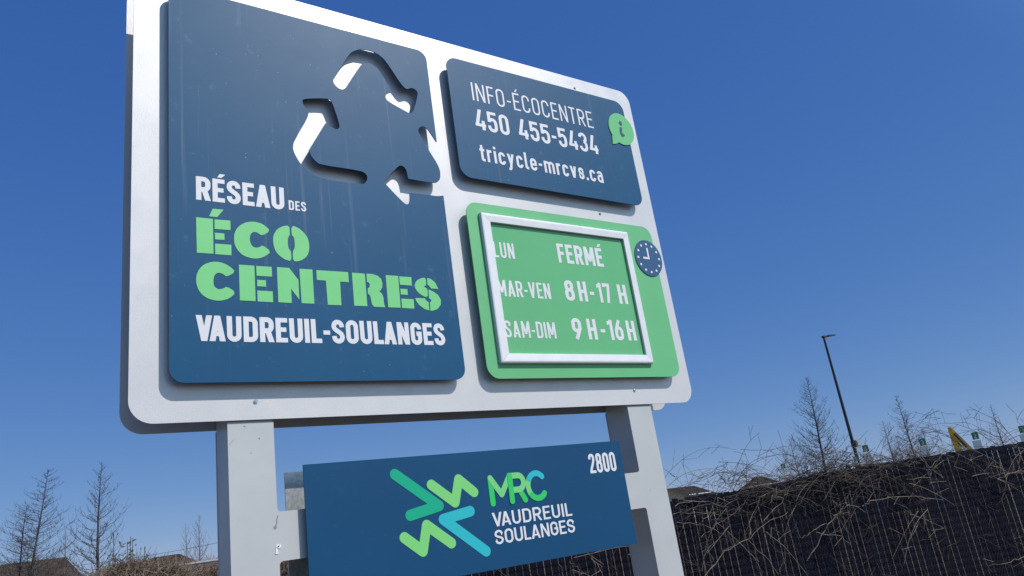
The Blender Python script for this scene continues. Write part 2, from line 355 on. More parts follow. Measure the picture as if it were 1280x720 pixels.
CUT_C = [(1.1572, 1.1481), (1.1255, 1.2001), (1.1133, 1.209), (1.097, 1.2111), (1.0823, 1.198), (1.075, 1.1799), (1.0817, 1.1647), (1.1166, 1.0987), (1.1604, 1.0244), (1.1574, 0.9752), (1.1452, 0.9572), (1.1241, 0.9456), (1.0043, 0.948), (1.0018, 0.9822), (0.993, 0.9997), (0.978, 1.0047), (0.9649, 0.9981), (0.9034, 0.9322), (0.8961, 0.9188), (0.8983, 0.9099), (0.9723, 0.8351), (0.987, 0.8292), (1.0008, 0.842), (1.0036, 0.8843), (1.0976, 0.8878), (1.1298, 0.8867), (1.163, 0.8952)]
SLAB = [
    [(0.19, 0.6771), (0.2434, 0.6773), (0.2433, 0.5509), (0.191, 0.5497)],
    [(0.2486, 0.6761), (0.3005, 0.6779), (0.3002, 0.6425), (0.2485, 0.6412)],
    [(0.2489, 0.6273), (0.2796, 0.6277), (0.2797, 0.6043), (0.2491, 0.6034)],
    [(0.2488, 0.5878), (0.3014, 0.5886), (0.3008, 0.5503), (0.2484, 0.55)],
    [(0.2435, 0.7151), (0.2793, 0.716), (0.2575, 0.6857), (0.2317, 0.6855)],
    [(0.4354, 0.6545), (0.4171, 0.6734), (0.3967, 0.6825), (0.3693, 0.683), (0.3454, 0.6745), (0.3248, 0.6572), (0.3125, 0.6335), (0.3101, 0.6074), (0.3135, 0.5857), (0.3254, 0.5649), (0.3448, 0.5502), (0.3713, 0.5449), (0.3916, 0.547), (0.4123, 0.5562), (0.4355, 0.5758), (0.4055, 0.5984), (0.3966, 0.5894), (0.3828, 0.5851), (0.3712, 0.5895), (0.3648, 0.6019), (0.3631, 0.6184), (0.3659, 0.6337), (0.373, 0.642), (0.3816, 0.6448), (0.3917, 0.6421), (0.4058, 0.6323)],
    [(0.5042, 0.6838), (0.4806, 0.678), (0.4604, 0.6649), (0.4472, 0.6443), (0.4429, 0.6248), (0.4445, 0.5985), (0.4512, 0.5765), (0.4679, 0.5592), (0.485, 0.5494), (0.5043, 0.5466), (0.5051, 0.5834), (0.4977, 0.5922), (0.4954, 0.6035), (0.4954, 0.6303), (0.5003, 0.6423), (0.504, 0.6458)],
    [(0.5114, 0.6839), (0.5348, 0.6791), (0.5558, 0.6619), (0.5693, 0.6418), (0.5727, 0.6188), (0.5721, 0.5954), (0.5633, 0.5715), (0.546, 0.5554), (0.5275, 0.5474), (0.5104, 0.5471), (0.5109, 0.5839), (0.5175, 0.5941), (0.5199, 0.6058), (0.5196, 0.6327), (0.5164, 0.6421), (0.5102, 0.6464)],
    [(0.3128, 0.4923), (0.2945, 0.5098), (0.2723, 0.5213), (0.2485, 0.5239), (0.2247, 0.5173), (0.2058, 0.5045), (0.1917, 0.4824), (0.1874, 0.4613), (0.1881, 0.4407), (0.1939, 0.4205), (0.2074, 0.4024), (0.2257, 0.3914), (0.2473, 0.3867), (0.2661, 0.3877), (0.2884, 0.3955), (0.3127, 0.4178), (0.2831, 0.4388), (0.2718, 0.4294), (0.2575, 0.426), (0.2466, 0.4313), (0.2412, 0.4407), (0.241, 0.4616), (0.2453, 0.4759), (0.2524, 0.4835), (0.2619, 0.4849), (0.273, 0.4808), (0.2839, 0.4717)],
    [(0.324, 0.5187), (0.3754, 0.5189), (0.3751, 0.3916), (0.3235, 0.3917)],
    [(0.3811, 0.5186), (0.4341, 0.5192), (0.4339, 0.4834), (0.3818, 0.483)],
    [(0.3826, 0.4685), (0.4122, 0.4684), (0.4119, 0.4455), (0.3824, 0.4451)],
    [(0.3818, 0.4297), (0.4337, 0.4299), (0.4336, 0.3906), (0.3817, 0.3908)],
    [(0.4521, 0.5198), (0.4951, 0.5203), (0.5255, 0.4776), (0.525, 0.4047), (0.4979, 0.4432), (0.498, 0.3909), (0.4514, 0.3915)],
    [(0.5314, 0.5201), (0.5785, 0.5207), (0.5779, 0.3923), (0.5325, 0.3923)],
    [(0.5928, 0.5195), (0.7129, 0.5209), (0.7129, 0.4816), (0.6792, 0.482), (0.6778, 0.3915), (0.6267, 0.391), (0.6259, 0.4822), (0.5926, 0.4822)],
    [(0.7276, 0.5201), (0.7783, 0.5195), (0.7775, 0.3928), (0.7265, 0.3923)],
    [(0.7843, 0.5199), (0.8076, 0.5209), (0.8293, 0.5152), (0.8424, 0.5034), (0.8462, 0.4877), (0.8442, 0.4716), (0.836, 0.4572), (0.8297, 0.4549), (0.8408, 0.4437), (0.8445, 0.4321), (0.8451, 0.4046), (0.8487, 0.3919), (0.8038, 0.3918), (0.7967, 0.4003), (0.7943, 0.4177), (0.7919, 0.4351), (0.7837, 0.4412), (0.7849, 0.4632), (0.7928, 0.4676), (0.7947, 0.4803), (0.7904, 0.486), (0.7845, 0.4867)],
    [(0.8624, 0.5201), (0.9144, 0.5206), (0.9119, 0.3928), (0.8609, 0.3925)],
    [(0.9184, 0.5188), (0.9703, 0.5197), (0.969, 0.4848), (0.9182, 0.4852)],
    [(0.9182, 0.469), (0.9477, 0.4692), (0.9477, 0.4458), (0.9183, 0.4461)],
    [(0.9182, 0.4293), (0.9701, 0.4297), (0.9692, 0.3919), (0.9176, 0.3923)],
    [(1.0336, 0.5225), (1.0125, 0.5185), (0.9917, 0.5076), (0.9812, 0.4905), (0.9817, 0.4762), (0.9907, 0.4604), (1.0044, 0.449), (1.0327, 0.4383), (1.0358, 0.4754), (1.0276, 0.4799), (1.0215, 0.4836), (1.0242, 0.4879), (1.0318, 0.4892)],
    [(1.0391, 0.5212), (1.0564, 0.5174), (1.0726, 0.5047), (1.0836, 0.4783), (1.0516, 0.4784), (1.044, 0.4883), (1.0378, 0.4921)],
    [(1.0387, 0.4735), (1.059, 0.4665), (1.0795, 0.4532), (1.0894, 0.4331), (1.0855, 0.4123), (1.07, 0.3952), (1.0492, 0.3873), (1.0373, 0.3864), (1.0393, 0.4202), (1.0462, 0.4267), (1.0461, 0.4328), (1.0377, 0.4365)],
    [(0.9779, 0.4353), (1.0194, 0.4359), (1.0236, 0.4276), (1.0337, 0.4212), (1.0331, 0.3874), (1.0129, 0.3926), (0.9911, 0.4077), (0.98, 0.4233)],
]

# ------------------------------------------------------------------ THE SIGN
W_, H_ = 2.44, 1.7135
DZ = 0.0387                                   # front of the stood-off panels in front of the plate
sign = thing('information_sign', 'large silver grey two post sign carrying blue and green panels with white lettering', 'sign', (1.22, .085, 0))
bm = bmesh.new(); shape(bm, [rrect(0, 0, W_, H_, .072, 12)], -.005, 0); plate = finish('front_plate', bm, M['plate'], sign)
bm = bmesh.new(); shape(bm, [rrect(0, 0, W_, H_, .072, 12)], -.1805, -.1755); finish('back_plate', bm, M['plate'], sign)
def arm_plate(x0, x1, side):
    """post cover cut from one plate with its side arm; the inner corners are rounded"""
    xa, xb = (x1, x1 + .20) if side > 0 else (x0 - .20, x0)
    polys = [[(x0, -ZB), (x1, -ZB), (x1, -.008), (x0, -.008)], [(xa - (.01 if side > 0 else 0), -.4443), (xb + (.01 if side < 0 else 0), -.4443), (xb + (.01 if side < 0 else 0), -.2945), (xa - (.01 if side > 0 else 0), -.2945)]]
    e = x1 if side > 0 else x0; r = .012
    for y, sg in ((-.2945, 1), (-.4443, -1)):
        c = (e + side*r, y + sg*r)
        fil = [(e - side*.004, y - sg*.004), (e + side*r, y - sg*.004), (e + side*r, y)] + [(c[0] - side*r*math.sin(math.radians(a)), c[1] - sg*r*math.cos(math.radians(a))) for a in range(0, 91, 15)] + [(e - side*.004, y + sg*r)]
        polys.append(fil)
    return polys
for x0, x1, side in ((.2855, .4314, 1), (2.0108, 2.1546, -1)):
    bm = bmesh.new(); v = []
    a = P3(x0 + .0015, -ZB, -.1575); b = P3(x1 - .0015, .9, -.0135)
    box(bm, (a.x, b.y, a.z), (b.x, a.y, b.z)); post = finish('post', bm, M['post'], sign)
    bm = bmesh.new(); shape(bm, arm_plate(x0, x1, side), -.013, -.008); finish('cover_plate', bm, M['post'], post)
    bm = bmesh.new(); shape(bm, arm_plate(x0, x1, side), -.163, -.158); finish('cover_plate', bm, M['post'], post)
    # paint chips and a weld spot
    bm = bmesh.new()
    spots = [(.383, -.060, .004), (.356, -.105, .0022), (.338, -.018, .0028)] if side > 0 else [(2.052, -.375, .0022)]
    for i, (sx, sy, sr) in enumerate(spots):
        if i: finish('paint_chip', bm, M['chip'], post); bm = bmesh.new()
        shape(bm, [[(sx + sr*random.uniform(.5, 1.5)*math.cos(k), sy + sr*random.uniform(.5, 1.6)*math.sin(k)) for k in [j*.785 for j in range(8)]]], -.0082, -.0076)
    if side > 0:
        finish('paint_chip', bm, M['chip'], post); bm = bmesh.new()
        shape(bm, stroke([(.432, -.306), (.4285, -.318), (.4275, -.33), (.421, -.342)], .004), -.0082, -.0076); shape(bm, [disc(.4225, -.341, .0055, 9)], -.0082, -.0072)
        finish('paint_chip', bm, M['chip'], post); bm = bmesh.new()
        shape(bm, stroke([(.29, -.075), (.305, -.058)], .0012), -.0082, -.0076)
    finish('paint_chip', bm, M['chip'], post)
    if side > 0:
        for sx, sy, sr in ((.426, -.398, .006), (.4325, -.400, .006), (.424, -.409, .006), (.4215, -.418, .004), (.427, -.419, .003)):
            bm = bmesh.new(); shape(bm, [[(sx + sr*random.uniform(.4, 1.4)*math.cos(k), sy + sr*random.uniform(.4, 1.2)*math.sin(k)) for k in [j*.785 for j in range(8)]]], -.0082, -.006)
            finish('flaking_spot', bm, M['flakewhite'], post)

for sx, sy in ((.374, .0589), (2.0652, .0639), (2.0632, .9427), (2.0562, 1.6537), (.374, 1.6537)):
    bm = bmesh.new(); cyl(bm, P3(sx, sy, 0), (0, -1, 0), .0075, .002, 16); cyl(bm, P3(sx, sy, .002), (0, -1, 0), .0045, .003, 6)
    finish('screw', bm, M['screw'], sign)

def standoffs(parent, pts):
    for x, y in pts:
        bm = bmesh.new(); cyl(bm, P3(x, y, .0005), (0, -1, 0), .009, DZ - .0047, 12); finish('standoff', bm, M['screw'], parent)
T0 = DZ - .004
# --- the tall blue panel with the recycling arrows cut through it
bm = bmesh.new()
cutA = smooth_poly(CUT_A, 2, (7, 8)); cutB = smooth_poly(CUT_B, 2, (16, 26)); cutC = smooth_poly(CUT_C + [(1.25, .8952), (1.25, 1.1481)], 2, (0, 12, 23, 26, 27, 28))
shape(bm, [rrect(.1065, .1151, 1.161, 1.5981, .045, 8)], T0, DZ, [cutA, cutB, cutC])
tall = finish('blue_panel', bm, M['blue'], sign)
standoffs(tall, ((.2, .25), (1.05, .2), (.2, 1.5), (.62, .82)))
Z1, Z2 = DZ + .0002, DZ + .0010
bm = bmesh.new(); text(bm, 'RÉSEAU', .191, .4905, .7425, .0875, .20, .55, Z1, Z2, .075); finish('lettering', bm, M['white'], tall)
bm = bmesh.new(); text(bm, 'DES', .506, .570, .7455, .0375, .17, .50, Z1, Z2, .13); finish('lettering', bm, M['white'], tall)
bm = bmesh.new(); text(bm, 'VAUDREUIL-SOULANGES', .184, 1.088, .2495, .0860, .20, .55, Z1, Z2, .075); finish('lettering', bm, M['white'], tall)
bm = bmesh.new()
for p in SLAB:
    if len(p) > 12 and len(p) != 22: p = smooth_poly(p, 1, [i for i in range(len(p)) if False])
    shape(bm, [p], Z1, Z2)
finish('lettering', bm, M['lime'], tall)
# --- the blue telephone panel
bm = bmesh.new(); shape(bm, [rrect(1.2609, 1.0003, 2.3374, 1.6066, .055, 8)], T0, DZ); info = finish('telephone_panel', bm, M['blue'], sign)
standoffs(info, ((1.34, 1.09), (2.25, 1.09), (1.34, 1.52), (2.22, 1.52)))
bm = bmesh.new(); text(bm, 'INFO-ÉCOCENTRE', 1.378, 2.0965, 1.4015, .0945, .098, .50, Z1, Z2, .155); finish('lettering', bm, M['white'], info)
bm = bmesh.new(); text(bm, '450 455-5434', 1.374, 2.097, 1.2535, .1045, .155, .50, Z1, Z2, .11); finish('lettering', bm, M['white'], info)
bm = bmesh.new(); text(bm, 'tricycle-mrcvs.ca', 1.374, 2.0915, 1.0935, .0865, .15, .46, Z1, Z2, .135); finish('lettering', bm, M['white'], info)
bm = bmesh.new()
tail = [(2.2225, 1.375), (2.2132, 1.386), (2.2052, 1.3314), (2.232, 1.3385), (2.2505, 1.3495), (2.262, 1.35)]
shape(bm, [disc(2.2888, 1.4350, .0862, 56, .0928), tail], Z2 - .0006, Z2 + .003); bub = finish('speech_bubble', bm, M['badge'], info)
bm = bmesh.new(); zb = Z2 + .0032
shape(bm, [disc(2.2905, 1.4695, .0105, 18, .0135)], zb, zb + .0006)
shape(bm, stroke([(2.2875, 1.4455), (2.2815, 1.421), (2.2805, 1.405), (2.2855, 1.396), (2.2935, 1.3985), (2.2995, 1.4065)], .0155), zb, zb + .0006)
finish('letter_i', bm, M['navy'], bub)
# --- the green hours panel
bm = bmesh.new(); shape(bm, [rrect(1.2625, .1168, 2.3459, .8837, .055, 8)], T0, DZ); hours = finish('hours_panel', bm, M['green'], sign)
standoffs(hours, ((1.29, .2), (2.27, .2), (1.29, .8), (2.25, .85)))
FO = (1.3215, .1765, 2.1670, .8325); FI = (1.366, .2160, 2.1315, .7943)
bm = bmesh.new(); shape(bm, [[(FO[0]+.012, FO[1]+.012), (FO[2]-.012, FO[1]+.012), (FO[2]-.012, FO[3]-.012), (FO[0]+.012, FO[3]-.012)]], DZ + .0004, DZ + .003); sheet = finish('hours_sheet', bm, M['sheet'], hours)
bm = bmesh.new()
prof = [(0, .0004), (0, .012), (.0022, .0168), (.007, .0188), (.014, .0188), (.036, .0168), (1, .0163), (1, .004)]   # from the outer edge to the inner one
def fr(t, k):
    cx = [(FO[0], FI[0]), (FO[2], FI[2]), (FO[2], FI[2]), (FO[0], FI[0])][k]; cy = [(FO[1], FI[1]), (FO[1], FI[1]), (FO[3], FI[3]), (FO[3], FI[3])][k]
    if t < 1: u = t / .040
    else: u = 1
    return cx[0] + (cx[1]-cx[0])*u, cy[0] + (cy[1]-cy[0])*u
gapm = .0006
rings = [[P3(*fr(t, k), DZ + z) for k in range(4)] for t, z in prof]
for k in range(4):                            # four mitred lengths with a hairline joint between them
    j = (k+1) % 4; mid_ = sum((r[k] + r[j] for r in rings), Vector()) / (2*len(rings))
    A_, B_ = [], []
    for r in rings:
        d = (r[j]-r[k]).normalized(); A_.append(bm.verts.new(r[k] + d*gapm)); B_.append(bm.verts.new(r[j] - d*gapm))
    for i in range(len(rings)-1): bm.faces.new((A_[i], B_[i], B_[i+1], A_[i+1]))
    bm.faces.new(A_); bm.faces.new(B_[::-1])
bmesh.ops.recalc_face_normals(bm, faces=bm.faces)
finish('snap_frame', bm, M['frame'], hours)
z1, z2 = DZ + .0032, DZ + .0036
bm = bmesh.new(); text(bm, 'LUN', 1.370, 1.4775, .6375, .0710, .135, .44, z1, z2, .12); finish('lettering', bm, M['white'], sheet); bm = bmesh.new()
text(bm, 'MAR-VEN', 1.363, 1.6390, .4645, .0715, .135, .44, z1, z2, .10); finish('lettering', bm, M['white'], sheet); bm = bmesh.new()
text(bm, 'SAM-DIM', 1.369, 1.6330, .2870, .0715, .135, .44, z1, z2, .105); finish('lettering', bm, M['white'], sheet)
bm = bmesh.new(); text(bm, 'FERMÉ', 1.7165, 1.9835, .6415, .0925, .18, .52, z1, z2, .115); finish('lettering', bm, M['white'], sheet); bm = bmesh.new()
for a, b, c in (('8', 1.7216, 1.7745), ('H', 1.7985, 1.8485), ('-', 1.8655, 1.8905), ('17', 1.9115, 1.9905), ('H', 2.0385, 2.0925)):
    text(bm, a, b, c, .4635, .0950, .175, .50, z1, z2, .10); finish('lettering', bm, M['white'], sheet); bm = bmesh.new()
for a, b, c in (('9', 1.7262, 1.7805), ('H', 1.8135, 1.8660), ('-', 1.8885, 1.9160), ('16', 1.9330, 2.0250), ('H', 2.0490, 2.1020)):
    text(bm, a, b, c, .2870, .0950, .175, .50, z1, z2, .10); finish('lettering', bm, M['white'], sheet); bm = bmesh.new()
bm = bmesh.new(); shape(bm, [disc(2.2905, .7125, .0895, 64, .0950)], Z1, Z2 + .003); clk = finish('clock_badge', bm, M['clock'], hours)
for k in range(12):
    a = 2*math.pi*k/12; bm = bmesh.new(); shape(bm, [disc(2.2905 + .0705*math.sin(a), .7122 + .0735*math.cos(a), .0062, 14)], zb, zb + .0006)
    finish('hour_dot', bm, M['white'], clk)
bm = bmesh.new(); shape(bm, stroke([(2.2905, .7660), (2.2905, .7110), (2.2535, .7110)], .0105), zb, zb + .0006); finish('clock_hands', bm, M['white'], clk)

# --- the low blue name board between the posts
MX0, MX1, MY0, MY1 = .5129, 1.8964, -.5798, -.1572; ZM = .020
bm = bmesh.new(); shape(bm, [[(MX0, MY0), (MX1, MY0), (MX1, MY1), (MX0, MY1)]], ZM - .006, ZM); low = finish('name_board', bm, M['mrcblue'], sign)
for x in (.56, 1.85):
    for y in (-.33, -.41):
        bm = bmesh.new(); cyl(bm, P3(x, y, -.0078), (0, -1, 0), .008, ZM - .006 + .0074, 12); finish('spacer', bm, M['screw'], low)
q1, q2 = ZM + .0002, ZM + .0010
bm = bmesh.new(); text(bm, '2800', 1.711, 1.857, -.2810, .0785, .15, .42, q1, q2, .075); finish('house_number', bm, M['white'], low)
bm = bmesh.new(); text(bm, 'VAUDREUIL', 1.2085, 1.5823, -.4340, .0495, .15, .64, q1, q2, .14); finish('lettering', bm, M['white'], low); bm = bmesh.new(); text(bm, 'SOULANGES', 1.2094, 1.5848, -.4965, .0497, .15, .64, q1, q2, .11)
finish('lettering', bm, M['white'], low)
def sym(pts, wd, m, nm='emblem_stroke', k=0):
    bm = bmesh.new(); shape(bm, stroke(pts, wd, False, None, True), q1 + k*.0007, q2 + k*.0007); return finish(nm, bm, m, low)
LW = .0375
sym([(.8343, -.214), (.9943, -.3364), (.8786, -.3569)], LW, M['logo_green'])
sym([(.9722, -.2616), (1.0607, -.3313), (1.0858, -.2521), (1.145, -.303)], LW*.97, M['logo_lime'])
sym([(.8485, -.4268), (.9137, -.4794), (.9374, -.3963), (1.0277, -.4674)], LW*.97, M['logo_lime'])
sym([(1.1189, -.3684), (1.0052, -.3845), (1.1656, -.5129)], LW, M['logo_cyan'])
mw = .0225
sym([(1.2214, -.351), (1.2212, -.262)], mw, M['mrc_green'], 'monogram_stroke')
sym([(1.2210, -.2595), (1.2639, -.3225), (1.3085, -.2575)], mw, M['mrc_pale'], 'monogram_stroke', 1)
sym([(1.309, -.2588), (1.346, -.2588)] + arc(1.345, -.2852, .0245, .0264, 90, -90, 12) + [(1.309, -.3116)], mw, M['mrc_pale'], 'monogram_stroke', 2)
sym([(1.349, -.3155), (1.3685, -.3519)], mw, M['mrc_green'], 'monogram_stroke', 1)
sym([(1.3095, -.2577), (1.3072, -.3514)], mw, M['mrc_green'], 'monogram_stroke', 3)
cc = (1.4315, -.3050)
sym(arc(*cc, .0415, .0470, 130, 232, 12), mw, M['mrc_pale'], 'monogram_stroke', 0)
sym(arc(*cc, .0415, .0470, 225, 318, 12), mw, M['mrc_green'], 'monogram_stroke', 1)
sym(arc(*cc, .0415, .0470, 140, 44, 12), mw, M['logo_cyan'], 'monogram_stroke', 1)
bm = bmesh.new(); shape(bm, [[(MX0 - .001, MY0), (MX1, MY0), (MX1, MY1), (MX0 - .001, MY1)]], -.176, -.170)
rear = finish('rear_name_board', bm, M['galv'], sign)
for x in (.56, 1.85):
    bm = bmesh.new(); cyl(bm, P3(x, -.37, -.1695), (0, -1, 0), .008, .0063, 12); finish('spacer', bm, M['screw'], rear)

# ------------------------------------------------------------------ places for the background: direction of a point in the photograph, at a chosen distance on the ground
def at(px, py, dist):
    d = RX*((px-640)/936.76) + UP*(-(py-360)/936.76) - BK
    h = math.hypot(d.x, d.y); return CAM + d*(dist/h)
G = bpy.data.materials
M['grass'] = mat('dry_grass', (0.18, 0.145, 0.085), .95, 0, .1, var=(.8, .35), bump=(20, .5, .05))
M['slat'] = mat('black_slat', (0.0065, 0.007, 0.017), .7, 0, .12, var=(5, .3))
M['wire'] = mat('black_wire', (0.008, 0.009, 0.02), .7, 0, .12)
M['wiregrey'] = mat('grey_wire', (0.20, 0.20, 0.20), .5, .5)
M['railgrey'] = mat('dull_galvanised', (0.36, 0.36, 0.36), .6, .1)
M['cane'] = mat('dry_vine', (0.225, 0.185, 0.145), .85, 0, .2, var=(14, .4))
M['cane2'] = mat('dark_vine', (0.085, 0.068, 0.056), .85, 0, .2, var=(14, .4))
M['bark'] = mat('bare_twigs', (0.070, 0.062, 0.064), .9, 0, .1, var=(2, .3))
M['shrubbark'] = mat('pale_twigs', (0.14, 0.115, 0.10), .9, 0, .1, var=(2, .3))
M['hedge'] = mat('winter_hedge_twigs', (0.17, 0.13, 0.10), .9, 0, .1, var=(3, .5))
M['leaf'] = mat('dull_leaves', (0.07, 0.075, 0.035), .6, 0, .3, var=(5, .4))
M['roof'] = mat('brown_shingles', (0.105, 0.078, 0.060), .9, 0, .2, var=(1.5, .25), bump=(6, .4, .03))
M['roofdark'] = mat('dark_shingles', (0.055, 0.045, 0.042), .9, 0, .2, var=(1.5, .25), bump=(6, .4, .03))
M['brick'] = mat('beige_brick', (0.36, 0.29, 0.21), .9, 0, .2, var=(4, .2))
M['cream'] = mat('cream_siding', (0.58, 0.50, 0.36), .8, 0, .2, var=(3, .1))
M['glass'] = mat('window_glass', (0.02, 0.025, 0.03), .08, 0, .6)
M['trim'] = mat('white_trim', (0.7, 0.7, 0.68), .6)
M['lamp'] = mat('black_lamp_metal', (0.020, 0.020, 0.024), .4, .3)
M['lens'] = mat('led_lens', (0.75, 0.76, 0.78), .2)
M['yellow'] = mat('machine_yellow', (0.74, 0.44, 0.035), .45, 0, .4, var=(3, .15))
M['track'] = mat('machine_black', (0.02, 0.02, 0.02), .7)
M['marker'] = mat('marker_green', (0.015, 0.19, 0.095), .5)
M['wood'] = mat('grey_pole_wood', (0.12, 0.10, 0.085), .9, var=(3, .3))

# ground
bm = bmesh.new(); bmesh.ops.create_grid(bm, x_segments=60, y_segments=60, size=1500)
bm.transform(Matrix.Translation((0, 900, 0)))
tag(finish('ground', bm, M['grass']), kind='structure')
M['asphalt'] = mat('asphalt', (0.055, 0.055, 0.058), .9, 0, .2, var=(2, .2), bump=(60, .5, .01)); M['concrete'] = mat('kerb_concrete', (0.36, 0.35, 0.33), .9, 0, .2, var=(3, .15))
bm = bmesh.new(); bmesh.ops.create_grid(bm, x_segments=20, y_segments=4, size=1); bm.transform(Matrix.Translation((0, -7.6, .004)) @ Matrix.Diagonal((60, 6.4, 1, 1)))
tag(finish('added_road', bm, M['asphalt']), kind='structure')  # unseen dark road, added to cut the warm ground bounce onto the sign
bm = bmesh.new(); box(bm, (-60, -1.2, -.1), (60, -1.05, .13)); tag(finish('kerb', bm, M['concrete']), kind='structure')
bm = bmesh.new(); box(bm, (-60, -7.68, .008), (60, -7.56, .012)); tag(finish('road_marking', bm, M['trim']), kind='structure')

# ------------------------------------------------------------------ the chain link fence: grey and open on the left, black with slats on the right
FA = math.radians(25); FD = 6.9
foot = Vector((CAM.x + FD*math.sin(FA), CAM.y + FD*math.cos(FA), 0))
def ftop(x):
    t = min(1, max(0, (x - 2.2)/2.9)); return 1.83 - .085*(1 - t*t*(3 - 2*t))
def zig(bm, x0, x1, z0, z1, p, y, r):
    for k in range(int((x1-x0)/(p/2))):
        xa = x0 + k*p/2; n = int((min(z1, ftop(xa) - .01) - z0)/(p/2)) if x0 > -2 else int((z1-z0)/(p/2)); pts = [(xa + (p/2 if (i % 2) else 0) + random.uniform(-.001, .001), y + (.003 if i % 2 else -.003), z0 + i*p/2) for i in range(n)]
        tube(bm, pts, r, 3, False)
fence = thing('slatted_fence', 'tall black chain link fence filled with dark upright slats behind the sign', 'fence', foot, -FA)
FM = fence.matrix_basis
SL0, SL1, FH = -.75, 13.0, 1.83
bm = bmesh.new(); x = SL0
while x < SL1:
    p = .0640; wd = p - random.choice((.0015, .0035, .004, .0045, .005, .006))*(.6 if x < 2.4 else .75 if x < 4 else 1)
    top = ftop(x) - .03 + random.uniform(-.012, .012) + .05*mnoise.noise((x*1.3, 0, 0)) - (.035 if random.random() < .06 else 0)
    t = random.uniform(-.004, .004); yy = random.uniform(-.0008, .0008); lean = random.uniform(-.0010, .0010)
    vs = [bm.verts.new((x + a*wd/2 + lean*(z > 1) + wd/2, yy + b*.0009 + a*t*.15, z)) for z in (.03, top) for a, b in ((-1, -1), (1, -1), (1, 1), (-1, 1))]
    for f in ((0,3,2,1),(4,5,6,7),(0,1,5,4),(1,2,6,5),(2,3,7,6),(3,0,4,7)): bm.faces.new([vs[i] for i in f])
    x += p
bm.transform(FM); finish('slat_panel', bm, M['slat'], fence)
bm = bmesh.new(); zig(bm, SL0, 9.5, .03, FH - .02, .064, -.012, .0021); bm.transform(FM); finish('wire_mesh', bm, M['wire'], fence)
def posts(root, xs, m, r=.024):
    for x in xs:
        h = ftop(x) - .01 if root is fence else 1.80
        bm = bmesh.new(); tube(bm, [(x, .04, 0), (x, .04, h), (x, .04, h + .02)], [r, r, r*.5], 10); bm.transform(FM); finish('post', bm, m, root)
posts(fence, [SL0 + 2.6*k for k in range(6)], M['wire'])
bm = bmesh.new(); tube(bm, [(SL0 + (SL1-SL0)*i/20, .04, ftop(SL0 + (SL1-SL0)*i/20) - .05) for i in range(21)], .016, 8); bm.transform(FM); finish('top_rail', bm, M['wire'], fence)
open_f = thing('open_chain_link_fence', 'open grey chain link fence with pale top rail beside the brown hedge', 'fence', FM @ Vector((-3.0, 0, 0)), -FA)
bm = bmesh.new(); zig(bm, -5.8, SL0 - .06, .03, 1.76, .07, 0, .0017); bm.transform(FM); finish('wire_mesh', bm, M['wiregrey'], open_f)
posts(open_f, [-5.8, -3.2, SL0 - .08], M['wiregrey'])
bm = bmesh.new(); tube(bm, [(-5.8, .03, 1.795), (SL0 - .08, .03, 1.795)], .012, 8); bm.transform(FM); finish('top_rail', bm, M['railgrey'], open_f)

# ------------------------------------------------------------------ bare vines on the fence
def cane(bm, p, d, L, r, grav, wob, step=.06, twig=.25, tl=.18, depth=0, face=None):
    p = Vector(p); d = Vector(d).normalized(); n = max(3, int(L/step)); pts = [p.copy()]; rad = [r]
    curl = Vector((random.uniform(-1, 1), random.uniform(-.3, .3), random.uniform(-.6, .6)))*wob*.14
    for i in range(n):
        d = (d + Vector((0, 0, -grav*step)) + curl*step*6 + Vector((random.uniform(-1, 1), random.uniform(-.5, .5), random.uniform(-1, 1)))*wob*.55).normalized()
        p = p + d*step
        if face is not None and p.z < FH: p.y = min(p.y, face) if face < 0 else max(p.y, face)
        if p.z < .02: break
        pts.append(p.copy()); rad.append(max(.0016, r*(1 - .75*(i+1)/n)))
        if depth < 2 and random.random() < twig:
            s = Vector((random.uniform(-1, 1), random.uniform(-.35, .35), random.uniform(-.8, 1))).normalized()
            cane(bm, p, d*.5 + s, tl*random.uniform(.4, 1.6), max(.0018, rad[-1]*.6), grav*.5, wob*1.4, step*.8, twig*.55, tl*.5, depth+1, face)
    tube(bm, pts, rad, 4, False)
def vine(name, label, group, canes, m):
    bm = bmesh.new()
    for c in canes: cane(bm, **c)
    bm.transform(FM); o = finish(name, bm, m)
    c0 = FM @ Vector(canes[0]['p']); me = o.data; me.transform(Matrix.Translation(-c0)); o.location = c0
    return tag(o, label, 'vine', group)
GV = 'bare vines sprawling over the slatted fence'
random.seed(21)
U = random.uniform
# arching canes that rise above the fence top
for k in range(40):
    s = 2.7 + 7.4*(k + U(-.3, .3))/40; dense = 1.0*math.exp(-((s-4.2)/.9)**2) + .10*(s > 6) + .06
    cs = []
    for q in range(int(1.7 + 6*dense)):
        a = random.choice((-1, -1, 1)); tall = random.random() < .45
        cs.append(dict(p=(s + U(-.3, .3), random.choice((.06, -.05, .1)), U(1.60, 1.83)), d=(a*U(.5, 1.5), U(-.35, .2), U(.7, 1.5) if tall else U(.1, .7)), L=U(.5, 1.15), r=U(.0022, .0038), grav=U(1.3, 2.6), wob=.10, twig=.34, tl=.15, face=None))
    vine('bare_vine', 'bare leafless vine arching up over the top of the black slatted fence', GV + ', arching', cs, M['cane2'] if k % 4 else M['cane'])
